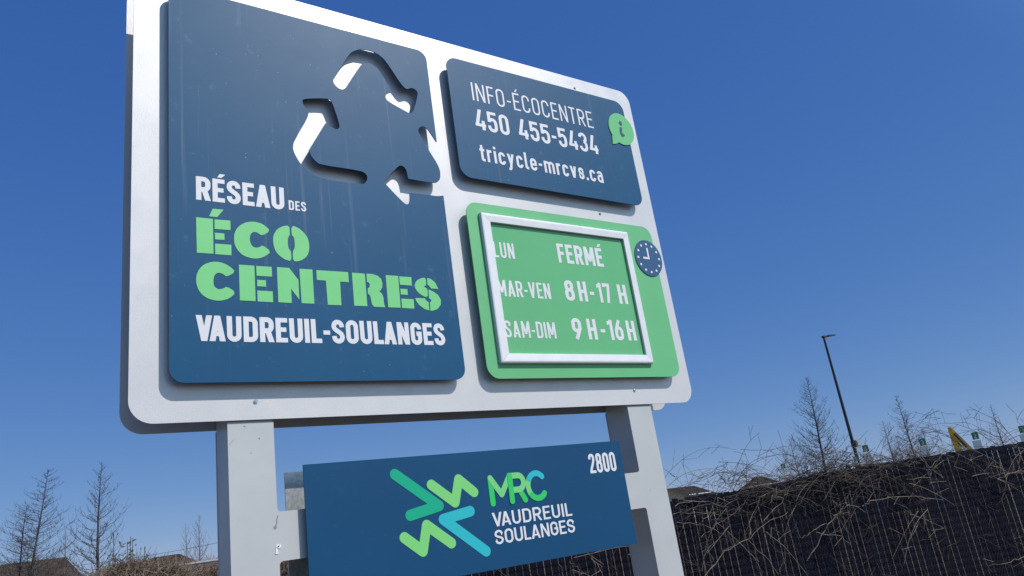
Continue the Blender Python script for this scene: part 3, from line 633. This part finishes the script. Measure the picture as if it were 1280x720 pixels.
# canes hanging across the front of the slats
for k in range(16):
    s = 1.5 + 7.2*(k + U(-.4, .4))/16; cs = []
    for q in range(random.choice((1, 1, 2))):
        a = random.choice((-1, 1))
        cs.append(dict(p=(s + U(-.3, .3), -.05, U(1.25, 1.8)), d=(a*U(.4, 1.4), U(-.3, .05), U(-.8, .5)), L=U(.25, .7), r=U(.0020, .0036), grav=U(.2, 1.0), wob=.15, twig=.26, tl=.14, face=-.03))
    vine('bare_vine', 'pale dry vine stem hanging in front of the dark fence slats', GV + ', hanging', cs, M['cane'])
for k in range(18):                            # thin stems climbing straight up the mesh
    s = 1.0 + 8.0*(k + U(-.4, .4))/18
    cs = [dict(p=(s + U(-.25, .25), -.03, U(.3, 1.1)), d=(U(-.25, .25), 0, 1), L=U(.4, 1.0), r=U(.0016, .0028), grav=-.2, wob=.12, twig=.3, tl=.09, face=-.02) for q in range(3)]
    vine('bare_vine', 'thin twisted vine stem climbing upright through the fence mesh', GV + ', climbing', cs, M['cane2'])
bm = bmesh.new()
for k in range(430):                           # the uncountable fine twigs along the top edge
    s = min(5.35, random.gauss(4.2, .85)) if k % 5 else U(2.6, 9)
    cane(bm, (s, random.choice((-.08, .08, 0)) + U(-.03, .03), ftop(s) + random.gauss(-.06, .07)), (U(-1.3, 1.3), U(-.3, .3), U(-.4, .6)), U(.12, .45), U(.0011, .0021), U(.4, 1.8), .16, .05, .22, .09, 1)
bm.transform(FM); tag(finish('vine_tangle', bm, M['cane2']), 'mass of fine dark bare twigs matted along the top edge of the slatted fence', 'vine twigs', None, 'stuff')
def path_vine(label, pts, r, m=None, y=-.10, forks=()):
    """a cane whose run is given along the fence (s, height)"""
    bm = bmesh.new()
    def run(pp, r0, r1):
        q = []
        for i in range(len(pp)-1):
            for t in (0, .25, .5, .75):
                j = Vector((U(-.012, .012), U(-.01, .01), U(-.012, .012)))
                q.append(Vector((pp[i][0] + (pp[i+1][0]-pp[i][0])*t, y - .02*math.sin(i + t), pp[i][1] + (pp[i+1][1]-pp[i][1])*t)) + j)
        q.append(Vector((pp[-1][0], y, pp[-1][1]))); n = len(q)
        tube(bm, q, [(r0 + (r1-r0)*i/n)*.62 for i in range(n)], 5, False)
        for v in q[2::3]:
            if random.random() < .5: cane(bm, v, (U(-1, 1), U(-.4, 0), U(-.6, 1)), U(.06, .2), .0028, .5, .2, .04, .2, .07, 1, -.03)
    run(pts, r, r*.45)
    for f in forks: run(f, r*.8, r*.35)
    bm.transform(FM); o = finish('bare_vine', bm, m or M['cane']); c0 = FM @ Vector((pts[0][0], y, pts[0][1]))
    o.data.transform(Matrix.Translation(-c0)); o.location = c0
    return tag(o, label, 'vine', GV)
def fs(px, py):
    """(s, height) on the fence face for a point of the photograph"""
    d = RX*((px-640)/936.76) + UP*(-(py-360)/936.76) - BK
    n = Vector((math.sin(FA), math.cos(FA), 0)); t = (FD - .1)/d.dot(n); p = CAM + d*t
    l = FM.inverted() @ p; return (l.x, l.z)
path_vine('thick pale cane forking like a Y on the slats right of the right post', [fs(880, 720), fs(905, 690), fs(935, 674), fs(938, 650), fs(950, 622), fs(968, 612)], .0065, forks=[[fs(937, 672), fs(960, 650), fs(985, 640)], [fs(935, 674), fs(960, 700), fs(975, 722)], [fs(955, 650), fs(975, 628), fs(985, 612)]])
path_vine('long straight pale stem slanting down to the right across the slats', [fs(958, 664), fs(985, 690), fs(1012, 724)], .0055)
path_vine('long nearly level dead branch lying across the slats at right', [fs(1078, 634), fs(1085, 627), fs(1120, 621), fs(1150, 620), fs(1178, 625)], .0065, forks=[[fs(1084, 628), fs(1092, 612)]])
path_vine('antler shaped branch cluster low beside the level dead branch', [fs(1010, 700), fs(1030, 662), fs(1048, 640), fs(1062, 630)], .007, forks=[[fs(1030, 655), fs(1010, 668), fs(1000, 672)], [fs(1040, 645), fs(1062, 640)], [fs(1020, 665), fs(1050, 670), fs(1062, 680)]])
path_vine('knotted pale stem hanging from the fence top under the yellow excavator', [fs(1140, 560), fs(1158, 580), fs(1163, 592), fs(1162, 606)], .007, forks=[[fs(1163, 598), fs(1133, 599)], [fs(1160, 585), fs(1172, 576), fs(1174, 566)]])
path_vine('three fine stems fanning out level beside the right post', [fs(842, 632), fs(865, 626), fs(890, 628), fs(910, 636)], .005, forks=[[fs(842, 641), fs(880, 641), fs(900, 644)], [fs(845, 652), fs(880, 658), fs(905, 668)], [fs(875, 672), fs(895, 655), fs(925, 634)], [fs(880, 650), fs(895, 640), fs(897, 622)]])
path_vine('pale stem bending down at the far right of the fence', [fs(1285, 588), fs(1262, 592), fs(1245, 600), fs(1250, 616)], .006, forks=[[fs(1262, 592), fs(1240, 575), fs(1210, 560)], [fs(1285, 694), fs(1260, 702), fs(1235, 708)]])
path_vine('two crossing pale stalks rising under the name board', [fs(755, 724), fs(742, 700), fs(732, 688)], .0045, forks=[[fs(748, 724), fs(740, 700), fs(735, 690)], [fs(706, 724), fs(700, 708), fs(694, 697)], [fs(728, 724), fs(720, 708), fs(712, 702)]])
path_vine('dark cane rising high against the sky above the far right of the fence', [fs(1284, 565), fs(1262, 545), fs(1240, 525), fs(1210, 508)], .005, M['cane2'], forks=[[fs(1275, 560), fs(1240, 530), fs(1215, 522), fs(1202, 524)], [fs(1278, 540), fs(1272, 528), fs(1267, 515)]])
path_vine('long dark cane arching low over the fence beside the right post', [fs(850, 612), fs(880, 594), fs(910, 578), fs(945, 582), fs(975, 596)], .0045, M['cane2'], forks=[[fs(870, 604), fs(905, 590), fs(940, 592)], [fs(925, 563), fs(955, 562), fs(980, 572)], [fs(838, 592), fs(848, 600), fs(855, 612)]])

# ------------------------------------------------------------------ winter trees
def larch(base, H, spread, seed, lean=0.0, nb=90, lo=.16, up=.45, tw=7, twin=False, m=None):
    """-> bmesh trunk, bmesh crown"""
    R_ = random.Random(seed); a = bmesh.new(); b = bmesh.new(); u = R_.uniform
    axis = [Vector((lean*H*t*t + .02*H*math.sin(3*t + seed), .02*H*math.sin(2*t + seed*2), H*t)) for t in [i/12 for i in range(13)]]
    tube(a, axis, [.0125*H*(1 - .93*i/12) for i in range(13)], 6, True)
    for k in range(nb):
        t = lo + (1-lo)*(k + u(0, 1))/nb; t = min(t, .985); i = min(11, int(t*12)); p = axis[i].lerp(axis[i+1], t*12 - i)
        L = spread*H*((1-t)**.75*.95 + .05)*u(.45, 1.15)*(.65 if t < lo + .1 and u(0, 1) < .5 else 1); az = u(0, 2*math.pi)
        d = Vector((math.cos(az), math.sin(az), u(-.10, .30))); pts = [p.copy()]; n = 5; q = p.copy(); r0 = .0027*H*(1-t*.6)
        for j in range(n):
            d = (d + Vector((u(-.12, .12), u(-.12, .12), up*.30*u(.5, 1.2)))).normalized(); q = q + d*L/n; pts.append(q.copy())
            for c in range(R_.randint(1, max(1, tw // 3))):
                s = (d*.7 + Vector((u(-1, 1), u(-1, 1), u(-.3, .9)))).normalized(); l = L*u(.10, .30)
                tube(b, [q, q + s*l*.5, q + s*l + Vector((0, 0, l*.18))], [r0*.50, r0*.40, r0*.22], 3, False)
        tube(b, pts, [r0*(1 - .7*j/n) for j in range(n+1)], 3, False)
    return a, b
def tree(label, px, py, dist, top_py, spread, seed, nb=90, lean=0.0, lo=.16, up=.45, tw=7, group=None, name='bare_larch_tree', m='bark'):
    p = at(px, py, dist); base = Vector((p.x, p.y, 0))
    # height from the picture: point straight above the base seen at the row of the tree top
    h = 1; best = None
    for i in range(4, 400):
        z = i*.05; v = Vector((base.x, base.y, z)) - CAM
        y = 360 - 936.76*v.dot(UP)/(-v.dot(BK))
        if best is None or abs(y - top_py) < best: best = abs(y - top_py); h = z
    a, b = larch(base, h, spread, seed, lean, nb, lo, up, tw)
    root = thing(name, label, 'tree', base, 0, group)
    for nm, q in (('trunk', a), ('crown', b)):
        q.transform(root.matrix_basis); finish(nm, q, M[m], root)
    return root
tree('tall straight bare larch with airy upswept branches, second from the left edge', 126, 715, 44, 577, .36, 3, 120, 0, .10, .75, 10)
tree('ragged leaning bare larch behind the brown roof at lower left', 38, 715, 46, 588, .36, 5, 170, .05, .12, .40, 12)
tree('shorter bare tree pressed against the ragged larch at lower left', 22, 715, 47, 632, .42, 8, 110, .06, .2, .4, 8)
tree('half hidden bare tree at the left edge of the picture', -6, 715, 50, 668, .4, 9, 60, 0, .2, .5, 8)
tree('thin wispy sapling between the two larches', 78, 715, 50, 660, .22, 12, 40, 0, .2, .9, 6, None, 'bare_sapling', 'shrubbark')
tree('low wispy sapling standing right of the ragged larch', 92, 718, 42, 690, .35, 13, 40, 0, .1, .9, 6, None, 'bare_sapling', 'shrubbark')
tree('small bare upright tree left of the left post', 234, 712, 40, 655, .34, 14, 60, 0, .05, 1.6, 8, None, 'bare_sapling', 'shrubbark')
tree('bare upright tree touching the left post', 252, 712, 38, 643, .36, 15, 70, 0, .05, 1.6, 9, None, 'bare_sapling', 'shrubbark')
tree('broad bare tree standing left of the street lamp', 1034, 590, 44, 472, .32, 17, 170, 0, .05, .75, 12)
tree('dark bare larch standing between the street lamp and the yellow excavator', 1146, 575, 46, 494, .32, 19, 120, 0, .08, .5, 12)
tree('small faint bare tree just right of the street lamp', 1117, 578, 52, 526, .34, 20, 110, 0, .12, .5, 8)
tree('small bare tree at the far right behind the fence', 1259, 562, 52, 505, .26, 22, 110, 0, .12, .5, 8)
tree('low bushy tree right of the dark larch', 1163, 575, 50, 535, .6, 23, 130, 0, .05, .5, 9, None, 'bare_bush', 'shrubbark')
tree('low bushy tree left of the dark larch behind the vines', 1128, 578, 49, 545, .6, 24, 140, 0, .05, .5, 9, None, 'bare_bush', 'shrubbark')
tree('wide bushy thicket left of the broad bare tree', 1000, 598, 47, 548, .6, 25, 150, 0, .05, .5, 9, None, 'bare_bush', 'shrubbark')
tree('small bare bush above the dark shingled roof behind the right post', 934, 605, 55, 573, .35, 26, 40, 0, .1, .7, 7, None, 'bare_bush', 'shrubbark')

# small evergreen sprig beside the second larch: stems with round leaves
p = at(158, 716, 6.6); root = thing('leafy_shrub', 'small shrub with sparse dark round leaves above the clipped hedge', 'shrub', (p.x, p.y, 0))
b1 = bmesh.new(); b2 = bmesh.new(); R_ = random.Random(5)
for k in range(10):
    x = R_.uniform(-.16, .30); h = 1.82 + .25*math.exp(-((x-.02)/.11)**2) + R_.uniform(-.06, .06); q = Vector((x*.5, R_.uniform(-.1, .1), 0)); pts = [q]
    for j in range(8): q = q + Vector(((x*.5)/8 + R_.uniform(-.015, .015), R_.uniform(-.015, .015), h/8)); pts.append(q)
    tube(b1, pts, .0021, 4, False)
    for j in range(15):
        t = R_.uniform(6.9, 8); i = min(7, int(t)); c = pts[i].lerp(pts[i+1], t-i) + Vector((R_.gauss(0, .026), R_.gauss(0, .026), R_.gauss(0, .02)))
        u = Vector((R_.gauss(0, 1), R_.gauss(0, 1), R_.gauss(0, 1))).normalized(); v = u.orthogonal().normalized(); r = R_.uniform(.009, .017)
        b2.faces.new([b2.verts.new(c + u*r*1.4), b2.verts.new(c + v*r*.7), b2.verts.new(c - u*r*1.4), b2.verts.new(c - v*r*.7)])
for nm, q, m in (('stem', b1, 'bark'), ('foliage', b2, 'leaf')):
    q.transform(root.matrix_basis); finish(nm, q, M[m], root)

# clipped brown winter hedge on the near side of the open fence
R_ = random.Random(11)
def hedge(label, x0, x1, top, y0, n, m):
    bm = bmesh.new()
    for k in range(n):
        x = R_.uniform(x0, x1); y = y0 + R_.gauss(0, .12); ht = (top(x) + .03*mnoise.noise((x*5, y*5, 0))) * (1 - abs(R_.gauss(0, .035))); z = R_.uniform(.55, .97)*ht if k % 5 else .05
        d = Vector((R_.gauss(0, .4), R_.gauss(0, .3), 1)).normalized(); L = min(ht - z, R_.uniform(.08, .4)) if k % 5 else ht*.85
        q = [Vector((x, y, z)), Vector((x, y, z)) + d*L*.5, Vector((x, y, z)) + d*L + Vector((R_.gauss(0, .02), R_.gauss(0, .02), 0))]
        tube(bm, q, [.0034, .0026, .0012], 3, False)
        for j in range(3):
            e = q[1].lerp(q[2], R_.random()); tube(bm, [e, e + Vector((R_.gauss(0, .045), R_.gauss(0, .045), abs(R_.gauss(0, .04))))], [.0019, .0010], 3, False)
    bm.transform(FM); return tag(finish('winter_hedge', bm, M[m]), label, 'hedge')
hedge('brown leafless clipped hedge in front of the open chain link fence at lower left', -2.25, -1.55, lambda x: 1.795 + .085*math.exp(-((x+1.93)/.22)**2), -.5, 8000, 'hedge')
hedge('brown leafless hedge growing behind the open chain link fence by the left post', -2.6, -.6, lambda x: 1.815, .45, 11000, 'hedge')

# ------------------------------------------------------------------ houses beyond
def house(label, px, dist, wx, dy, wall_h, roof_h, rot, hip, wallm, roofm, chim=None):
    p = at(px, 640, dist); root = thing('house', label, 'house', (p.x, p.y, 0), rot); RM = root.matrix_basis
    def add(nm, bm, m, par=root): bm.transform(RM); return finish(nm, bm, m, par)
    bm = bmesh.new(); box(bm, (-wx/2, -dy/2, 0), (wx/2, dy/2, wall_h))
    if not hip:
        for sx in (-1, 1):
            v = [bm.verts.new(q) for q in ((sx*wx/2, -dy/2, wall_h), (sx*wx/2, dy/2, wall_h), (sx*wx/2, 0, wall_h + roof_h*.97))]; bm.faces.new(v)
    add('wall', bm, M[wallm])
    o_ = .45; bm = bmesh.new(); rx = wx/2 + o_; ry = dy/2 + o_; e = max(.3, wx/2 - hip); z0 = wall_h - .12; z1 = wall_h + roof_h
    if not hip: e = rx
    lo = [bm.verts.new(q) for q in ((-rx, -ry, z0), (rx, -ry, z0), (rx, ry, z0), (-rx, ry, z0))]; hi = [bm.verts.new(q) for q in ((-e, 0, z1), (e, 0, z1))]
    for f in ((lo[0], lo[1], hi[1], hi[0]), (lo[2], lo[3], hi[0], hi[1])): bm.faces.new(f)
    if hip: bm.faces.new((lo[1], lo[2], hi[1])); bm.faces.new((lo[3], lo[0], hi[0]))
    bmesh.ops.solidify(bm, geom=bm.faces[:], thickness=.16)
    rf = add('roof', bm, M[roofm])
    if chim is not None:
        bm = bmesh.new(); box(bm, (chim-.35, .3, wall_h + .2), (chim+.35, 1.0, wall_h + roof_h + .5)); box(bm, (chim-.42, .23, wall_h + roof_h + .5), (chim+.42, 1.07, wall_h + roof_h + .62)); add('chimney', bm, M[wallm], rf)
    for sx in (-.3, .05, .33):
        bm = bmesh.new(); x = sx*wx; box(bm, (x-.7, -dy/2-.06, 1.0), (x+.7, -dy/2-.004, 2.3)); fr_ = add('window', bm, M['trim'])
        bm = bmesh.new(); box(bm, (x-.6, -dy/2-.075, 1.1), (x-.04, -dy/2-.063, 2.2)); box(bm, (x+.04, -dy/2-.075, 1.1), (x+.6, -dy/2-.063, 2.2)); add('pane', bm, M['glass'], fr_)
    bm = bmesh.new(); box(bm, (-.14*wx-.5, -dy/2-.05, .1), (-.14*wx+.5, -dy/2-.004, 2.2)); add('door', bm, M['roofdark'])
    return root
AZ = lambda px: -math.atan2((at(px, 640, 1) - CAM).x, (at(px, 640, 1) - CAM).y)
house('brown hip roofed house at the lower left corner under the ragged larch', 45, 62, 4.6, 7, 2.3, 1.85, AZ(45) + .12, .5, 'brick', 'roof')
house('low brown roofed house seen between the second larch and the left post', 208, 66, 5.0, 8, 2.3, 1.15, AZ(208) - .1, 1.6, 'brick', 'roof')
house('low dark roofed house behind the foot of the second larch', 110, 70, 3.6, 7, 2.0, .85, AZ(112), 1.5, 'brick', 'roofdark')
house('cream gabled house peeping over the fence beside the right post', 856, 70, 5.4, 3.4, 2.2, .85, AZ(856) + 1.15, 0, 'cream', 'roofdark')
house('dark shingled house peak just above the fence left of the broad bare tree', 958, 80, 3.2, 6, 2.0, 1.1, AZ(958) + .2, 1.2, 'brick', 'roofdark')

# overhead wire with its two poles
pa = at(-140, 722, 52); pb = at(306, 671, 50)
for nm, p in (('leaning outside the picture at left', pa), ('hidden behind the left sign post', pb)):
    bm = bmesh.new(); zt = p.z + .25; tube(bm, [(p.x, p.y, 0), (p.x, p.y, zt)], [.13, .10], 10); t = finish('utility_pole', bm, M['wood']); tag(t, 'grey wooden utility pole ' + nm, 'pole')
bm = bmesh.new(); tube(bm, [pa.lerp(pb, t) - Vector((0, 0, .5*4*t*(1-t))) for t in [i/24 for i in range(25)]], .010, 4, False)
tag(finish('overhead_wire', bm, M['lamp']), 'thin dark overhead wire sloping up towards the left sign post', 'wire')

# ------------------------------------------------------------------ street lamp
p = at(1072, 575, 46); lampx = thing('street_lamp', 'tall slim black street lamp with a flat head behind the fence', 'street lamp', (p.x, p.y, 0))
hh = 1
for i in range(100, 300):
    v = Vector((p.x, p.y, i*.05)) - CAM
    if 360 - 936.76*v.dot(UP)/(-v.dot(BK)) > 421: hh = i*.05
LM = lampx.matrix_basis
bm = bmesh.new(); tube(bm, [(0, 0, 0), (0, 0, hh)], [.105, .06], 12); bm.transform(LM); pole = finish('pole', bm, M['lamp'], lampx)
bm = bmesh.new(); box(bm, (-.2, -.2, 0), (.2, .2, .05)); bm.transform(LM); finish('base_plate', bm, M['lamp'], pole)
hd = RX.copy(); hd.z = 0; hd.normalize(); hd = (hd*.9 + Vector((.3, .5, 0))).normalized(); sd = Vector((-hd.y, hd.x, 0))
bm = bmesh.new(); o0 = Vector((0, 0, hh))
def hv(a, b, c): return bm.verts.new(o0 + hd*a + sd*b + Vector((0, 0, c)))
prof_ = [(-.09, .07, -.06, .06), (.18, .09, -.03, .07), (.30, .17, -.01, .09), (.95, .17, .06, .13), (1.08, .12, .085, .12)]
rg = [[hv(a, -b, c), hv(a, b, c), hv(a, b, d), hv(a, -b, d)] for a, b, c, d in prof_]
for r1, r2 in zip(rg, rg[1:]):
    for k in range(4): bm.faces.new((r1[k], r1[(k+1) % 4], r2[(k+1) % 4], r2[k]))
bm.faces.new(rg[0][::-1]); bm.faces.new(rg[-1]); bmesh.ops.recalc_face_normals(bm, faces=bm.faces); bm.transform(LM); lh = finish('lamp_head', bm, M['lamp'], lampx)
bm = bmesh.new(); v = [hv(.36, -.13, -.012), hv(.36, .13, -.012), hv(.85, .13, .041), hv(.85, -.13, .041)]; bm.faces.new(v[::-1]); bm.transform(LM); finish('lens', bm, M['lens'], lh)
q = at(1075, 553, 46); zq = q.z
bm = bmesh.new(); box(bm, (.06, -.18, zq-.20), (.50, .18, zq+.16)); box(bm, (.10, -.22, zq-.14), (.40, -.18, zq+.10)); bm.transform(LM); finish('camera_box', bm, M['galv'], lampx)

# ------------------------------------------------------------------ numbered bay markers
for px, py, lab, dg in ((1082, 561, 'green numbered square on a white post just right of the street lamp', '4'), (1070, 574, 'low green numbered square at the foot of the street lamp', '5'),
                    (1153, 553, 'green numbered square on a white post half hidden by the vines below the dark larch', '3'), (1219, 545, 'green numbered square on a clear white post right of the yellow excavator', '2'),
                    (1278, 537, 'green numbered square cut by the right edge of the picture', '1'), (979, 583, 'small green numbered square deep in the vines left of the broad bare tree', '6')):
    D_ = 34; c = at(px, py, D_); r_ = thing('bay_marker', lab, 'marker', (c.x, c.y, 0), AZ(px), 'numbered bay markers behind the fence'); k = .66 if dg in '56' else .84
    BM_ = r_.matrix_basis
    bm = bmesh.new(); box(bm, (-.19*k, -.10, 0), (.15*k, .10, c.z - .20*k)); tube(bm, [(0, 0, c.z - .20*k), (0, 0, c.z - .12*k)], .03, 8); bm.transform(BM_); finish('post', bm, M['trim'], r_)
    bm = bmesh.new(); box(bm, (-.13*k, -.02, c.z - .15*k), (.13*k, .02, c.z + .17*k)); bm.transform(BM_); pl = finish('number_plate', bm, M['marker'], r_)
    g, gw = glyph(dg, .5, .14); bm = bmesh.new()
    sh = []; tmp = bmesh.new(); shape(tmp, g, 0, .004)
    tmp.transform(Matrix.Translation((0, 0, -ZB))); tmp.transform(Matrix.Scale(.2*k, 4)); tmp.transform(Matrix.Translation((-gw*.1*k, -.0215, c.z - .09*k))); tmp.transform(BM_); finish('digit', tmp, M['white'], pl); bm.free()

# ------------------------------------------------------------------ excavator behind the fence
p = at(1196, 560, 40); ex = thing('excavator', 'yellow excavator whose raised arm shows above the black fence', 'excavator', (p.x, p.y, 0), AZ(1196)); EM = ex.matrix_basis
zt = at(1188, 534, 40).z; xa = -.06
def exadd(nm, bm, m, par=ex): bm.transform(EM); return finish(nm, bm, m, par)
def beam(bm, pts, wd, th):
    for (x0, z0, h0), (x1, z1, h1) in zip(pts, pts[1:]):
        d = Vector((x1-x0, 0, z1-z0)).normalized(); n = Vector((-d.z, 0, d.x)); v = []
        for y in (-th/2, th/2):
            for (x, z, h) in ((x0, z0, h0), (x1, z1, h1)):
                v += [bm.verts.new(Vector((x, y, z)) + n*h/2), bm.verts.new(Vector((x, y, z)) - n*h/2)]
        for f in ((0,1,3,2), (4,6,7,5), (0,2,6,4), (1,5,7,3), (0,4,5,1), (2,3,7,6)): bm.faces.new([v[i] for i in f])
bm = bmesh.new(); beam(bm, [(xa + .0, zt, .12), (xa + .08, zt - .55, .27), (xa + .12, zt - 1.2, .30)], 0, .30); bmesh.ops.recalc_face_normals(bm, faces=bm.faces); boom = exadd('boom', bm, M['yellow'])
bm = bmesh.new(); beam(bm, [(xa + .12, zt - 1.2, .30), (xa - .5, zt - 2.0, .45), (xa - 1.6, .9, .4)], 0, .30); bmesh.ops.recalc_face_normals(bm, faces=bm.faces); exadd('boom_foot', bm, M['yellow'])
bm = bmesh.new(); beam(bm, [(xa + .05, zt - .03, .09), (xa + .27, zt - .55, .20), (xa + .64, zt - 1.25, .19), (xa + 1.1, .75, .16)], 0, .24); bmesh.ops.recalc_face_normals(bm, faces=bm.faces); stick = exadd('stick', bm, M['yellow'])
bm = bmesh.new(); tube(bm, [(xa + .14, -.17, zt - .30), (xa + .46, -.17, zt - .95)], .05, 8); exadd('hydraulic_ram', bm, M['track'], stick)
bm = bmesh.new(); beam(bm, [(xa + 1.25, .8, .3), (xa + 1.35, .45, .6), (xa + .95, .15, .5)], 0, .8); bmesh.ops.recalc_face_normals(bm, faces=bm.faces); exadd('bucket', bm, M['track'], stick)
bm = bmesh.new(); box(bm, (-3.6, -1.0, .75), (-1.5, 1.0, 1.45)); box(bm, (-3.8, -.95, .85), (-3.0, .95, 1.6)); exadd('body', bm, M['yellow'])
bm = bmesh.new(); box(bm, (-2.4, -.95, 1.46), (-1.5, .05, 1.75)); exadd('cab', bm, M['glass'])
for y in (-1.1, .6):
    bm = bmesh.new()
    for x0, x1, z0, z1 in ((-3.7, -1.3, .1, .62), (-3.9, -1.1, .2, .5)): box(bm, (x0, y + .01*(z0 > .15), z0), (x1, y + .5 - .01*(z0 > .15), z1))
    exadd('track', bm, M['track'])
